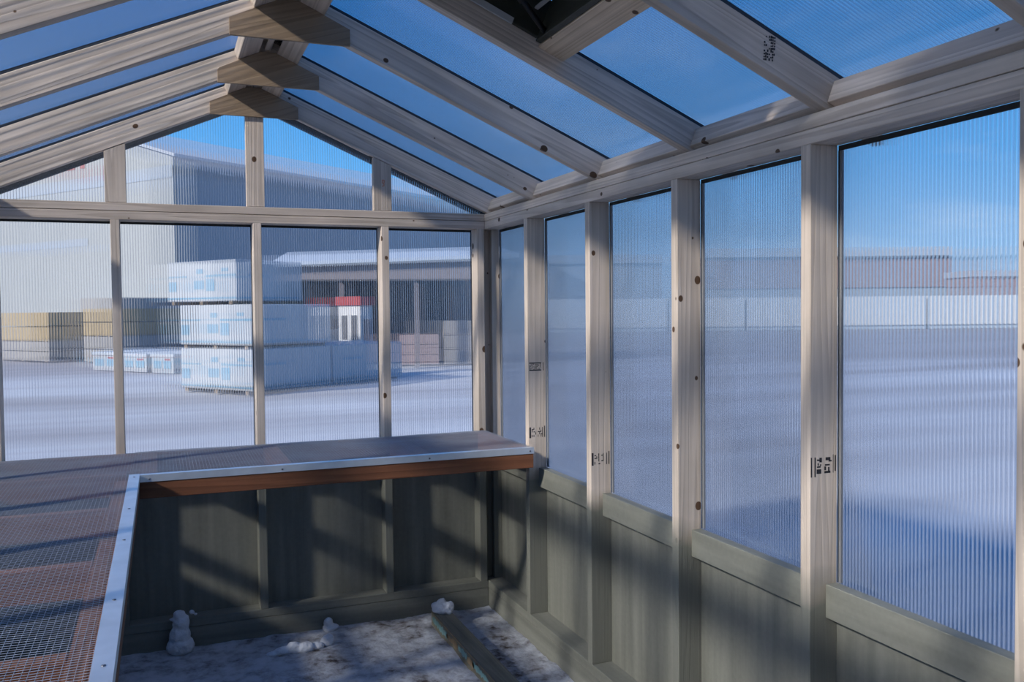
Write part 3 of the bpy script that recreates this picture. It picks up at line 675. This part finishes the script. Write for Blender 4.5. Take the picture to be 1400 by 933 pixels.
# open shed to its right, snow on the roof
sc_ = at(390, 506, YZ); se = at(700, 500, YZ); dirs = (se-sc_); ln_ = dirs.length; dirs.normalize(); nrm = Vector((-dirs.y, dirs.x, 0))
ls = thing('lean_to_shed', 'long low dark shed with snow on its roof beyond the wrapped packs', 'building', sc_)
def sprism(name, pts, ext, mat): return prism(name, ls, pts, ext, mat)
def SP(a, b, z): p = sc_ + dirs*a + nrm*b; return (p.x, p.y, z)
sprism('rear_wall', [SP(0, 4, YZ), SP(ln_, 4, YZ), SP(ln_, 4, 3.3), SP(0, 4, 3.3)], nrm*.15, M['darkwall'])
sprism('end_wall', [SP(0, 0, YZ), SP(0, 4, YZ), SP(0, 4, 3.3), SP(0, 0, 2.9)], dirs*.15, M['darkwall'])
sprism('fascia', [SP(-.2, -.1, 2.45), SP(ln_, -.1, 2.45), SP(ln_, -.1, 3.02), SP(-.2, -.1, 2.80)], nrm*.12, M['fasciagrey'])
sprism('snowy_roof', [SP(-.3, -.3, 2.82), SP(ln_+.2, -.3, 3.05), SP(ln_+.2, 4.4, 3.6), SP(-.3, 4.4, 3.4)], (0, 0, .10), M['snow_far'])
for a in (1.5, 3.6, 5.8): sprism('post', [SP(a, 0, YZ), SP(a+.14, 0, YZ), SP(a+.14, 0, 2.3), SP(a, 0, 2.5)], nrm*.14, M['fasciagrey'])
for i, (a, h, m_, lab) in enumerate(((3.2, .9, 'rust', 'dull red crate stored inside the dark shed'), (4.5, 1.3, 'lumbergrey', 'grey timber pile stored inside the dark shed'), (.7, 1.1, 'lumbergrey', 'grey timber pile behind the small red and white booth'))):
    p = thing('stored_crate' if m_ == 'rust' else 'timber_pile', lab, 'crate' if m_ == 'rust' else 'lumber', SP(a, 1.6, YZ))
    for j in range(3): prism('board_layer', p, [SP(a, 1.0, YZ+h*j/3+.02), SP(a+1.15, 1.0, YZ+h*j/3+.02), SP(a+1.15, 1.0, YZ+h*(j+1)/3), SP(a, 1.0, YZ+h*(j+1)/3)], nrm*1.2, M[m_])
# booth: white posts, red roof band
bo = at_dist(484, 470, 22.0); bo.z = YZ
bt = thing('booth', 'small white booth with a red roof band behind the wrapped packs', 'booth', bo)
ybox('cabin', bt, bo + FRONT*-.22, .72, .45, YZ, 1.70, M['white'])
ybox('roof_band', bt, bo + FRONT*-.27 - LONG*.05, .82, .55, 1.70, 1.92, M['red'])
quads('window_opening', bt, bo + FRONT*-.22, 'front', [(.10, .30, .85, 1.45), (.42, .62, .85, 1.45)], M['darkwall'], .006)
quads('door_opening', bt, bo + FRONT*-.22, 'side', [(.12, .4, .2, 1.35)], M['rust'], .006)
# wrapped packs
pc = at(346, 541, YZ)
def pack(corner, lw, ll, z0, z1, label):
    p = thing('wrapped_pack', label, 'pack', corner, group='white wrapped packs in the yard stack')
    h = z1-z0
    for q in (.12, lw/2-.05, lw-.22): ybox('dunnage', p, Vector(corner)+FRONT*q, .1, ll-.05, z0, z0+.07, M['pallet'])
    ybox('wrapping', p, corner, lw, ll, z0+.07, z1, M['wrap'], .015)
    b = z0+.07; hh = h-.07
    quads('blue_print', p, corner, 'front', [(.0, lw, b+hh*.06, b+hh*.10), (0, lw*.42, b+hh*.60, b+hh*.65), (lw*.30, lw*.42, b+hh*.25, b+hh*.55), (lw*.46, lw*.56, b+hh*.68, b+hh*.80), (lw*.45, lw*.60, b+hh*.30, b+hh*.52), (lw*.7, lw*.98, b+hh*.60, b+hh*.64), (lw*.86, lw*.98, b+hh*.25, b+hh*.50), (lw*.1, lw*.2, b+hh*.72, b+hh*.80)], M['wrapblue'], .006)
    quads('blue_print', p, corner, 'side', [(.1, ll-.1, b+hh*.06, b+hh*.10), (.3, ll*.4, b+hh*.60, b+hh*.66)], M['wrapblue'], .006)
    return p
TH = .885
for j, txt in ((0, 'bottom'), (1, 'middle')):
    pack(pc, 2.15, 2.15, YZ+j*TH, YZ+(j+1)*TH, 'white wrapped pack with blue print, %s front of the yard stack' % txt)
    if j == 0: pack(pc + LONG*2.2, 2.15, 2.3, YZ, YZ+TH, 'white wrapped pack in shade at the bottom rear of the yard stack')
pack(pc + FRONT*.42, 2.1, 1.75, YZ+2*TH, YZ+3*TH, 'white wrapped pack with blue print on top of the yard stack')
# timber bundles
def bundle(u, dist, lw, ll, z0, z1, mat, label, rows=3):
    c = at_dist(u, 430, dist); c.z = YZ
    p = thing('lumber_bundle', label, 'lumber', c, group='lumber bundles across the yard')
    h = (z1-z0)/rows
    for j in range(rows): ybox('board_layer', p, c, lw, ll, z0+j*h+.03, z0+(j+1)*h, M[mat])
    for q in (.15, lw*.5, lw-.3): ybox('bearer', p, c + FRONT*q, .12, ll, z0, z0+.031, M['pallet'])
    return p
bundle(66, 30, 3.2, 3.4, .62, 1.62, 'lumber', 'yellow lumber bundle at the left edge of the yard', 2)
bundle(66, 30, 3.2, 3.4, YZ, .62, 'lumbergrey', 'grey lumber bundle under the yellow one at the left edge', 2)
bundle(153, 29, 1.6, 6.0, .80, 1.72, 'lumber', 'yellow lumber bundle next to the white wrapped packs', 2)
bundle(153, 29, 1.6, 6.0, YZ, .80, 'lumbergrey', 'grey lumber bundle under the yellow one near the wrapped packs', 2)
bundle(160, 37.5, 2.6, 3.2, 1.60, 2.25, 'lumbergrey', 'dark grey lumber bundle raised behind the yellow ones', 1)
bundle(160, 37.5, 2.6, 3.2, YZ, 1.60, 'lumbergrey', 'tall grey lumber bundle behind the yellow ones', 3)
lp0 = at(238, 511, YZ)
def low_pack(q, lw, ll, h, label):
    c = lp0 + FRONT*q; p = thing('snowy_pack', label, 'pack', c, group='low snow topped packs')
    ybox('pack_body', p, c, lw, ll, YZ, h-.10, M['wrap']); ybox('snow_cap', p, c - LONG*.03 - FRONT*.03, lw+.06, ll+.06, h-.10, h, M['snow_far'], .02)
    quads('end_print', p, c, 'front', [(.1, lw*.45, .06, h-.2), (lw*.55, lw-.1, .06, h-.2)], M['wrapblue'], .006)
    quads('red_print', p, c, 'front', [(.15, lw*.4, h-.18, h-.13)], M['red'], .007)
low_pack(0, .95, 2.0, .46, 'low snow topped pack with blue ends touching the stack'); low_pack(1.15, 1.1, 2.0, .44, 'low snow topped pack with blue ends in the middle'); low_pack(2.45, 1.2, 2.0, .46, 'low snow topped pack with blue ends, farthest from the stack')
# far side of the yard, seen through the right wall
def far_block(u0, u1, v0, v1, dist, depth, mat, parent, name):
    a = at_dist(u0, 424, dist); b = at_dist(u1, 424, dist); d = (b-a).normalized(); n = Vector((-d.y, d.x, 0))
    zt0 = CAM.z + (424-v0)/FPX*dist; zb0 = YZ if v1 is None else CAM.z + (424-v1)/FPX*dist
    return prism(name, parent, [(a.x, a.y, zb0), (b.x, b.y, zb0), (b.x, b.y, zt0), (a.x, a.y, zt0)], n*depth, M[mat])
fb = thing('long_building', 'long faded red building with grey roof across the yard', 'building', at_dist(1120, 424, 72))
far_block(935, 1300, 398, None, 72, 5, 'slate', fb, 'lower_wall'); far_block(935, 1300, 356, 397.8, 71.9, 5, 'rust', fb, 'upper_wall'); far_block(934, 1301, 343, 355, 71.6, 6, 'roofgrey', fb, 'roof')
f2 = thing('grey_building', 'low grey building across the yard beside the red one', 'building', at_dist(800, 424, 78))
far_block(700, 905, 362, None, 84, 6, 'slate', f2, 'wall'); far_block(695, 906, 350, 361.5, 83.7, 7, 'roofgrey', f2, 'roof')
f3 = thing('dark_shed', 'small dark shed at the far right end of the red building', 'building', at_dist(1370, 424, 70))
far_block(1330, 1500, 385, None, 66, 4, 'rust', f3, 'wall'); far_block(1329, 1502, 376, 384.5, 65.8, 4.4, 'roofgrey', f3, 'roof')
for i, (u0, u1) in enumerate(((742, 806), (809, 912), (916, 1018), (1022, 1138), (1142, 1266), (1271, 1420))):
    c = at_dist((u0+u1)/2, 424, 62)
    order = ['leftmost', 'second', 'third', 'fourth', 'fifth', 'rightmost'][i]
    p = thing('white_stack', '%s of six white wrapped stacks in front of the far buildings' % order, 'stack', (c.x, c.y, YZ), group='white stacks across the yard')
    far_block(u0, u1, 410, 450, 62, 4, 'white', p, 'wrapped_load'); far_block(u0, u1, 450.2, None, 62.1, 3.8, 'snow_far', p, 'bearer')
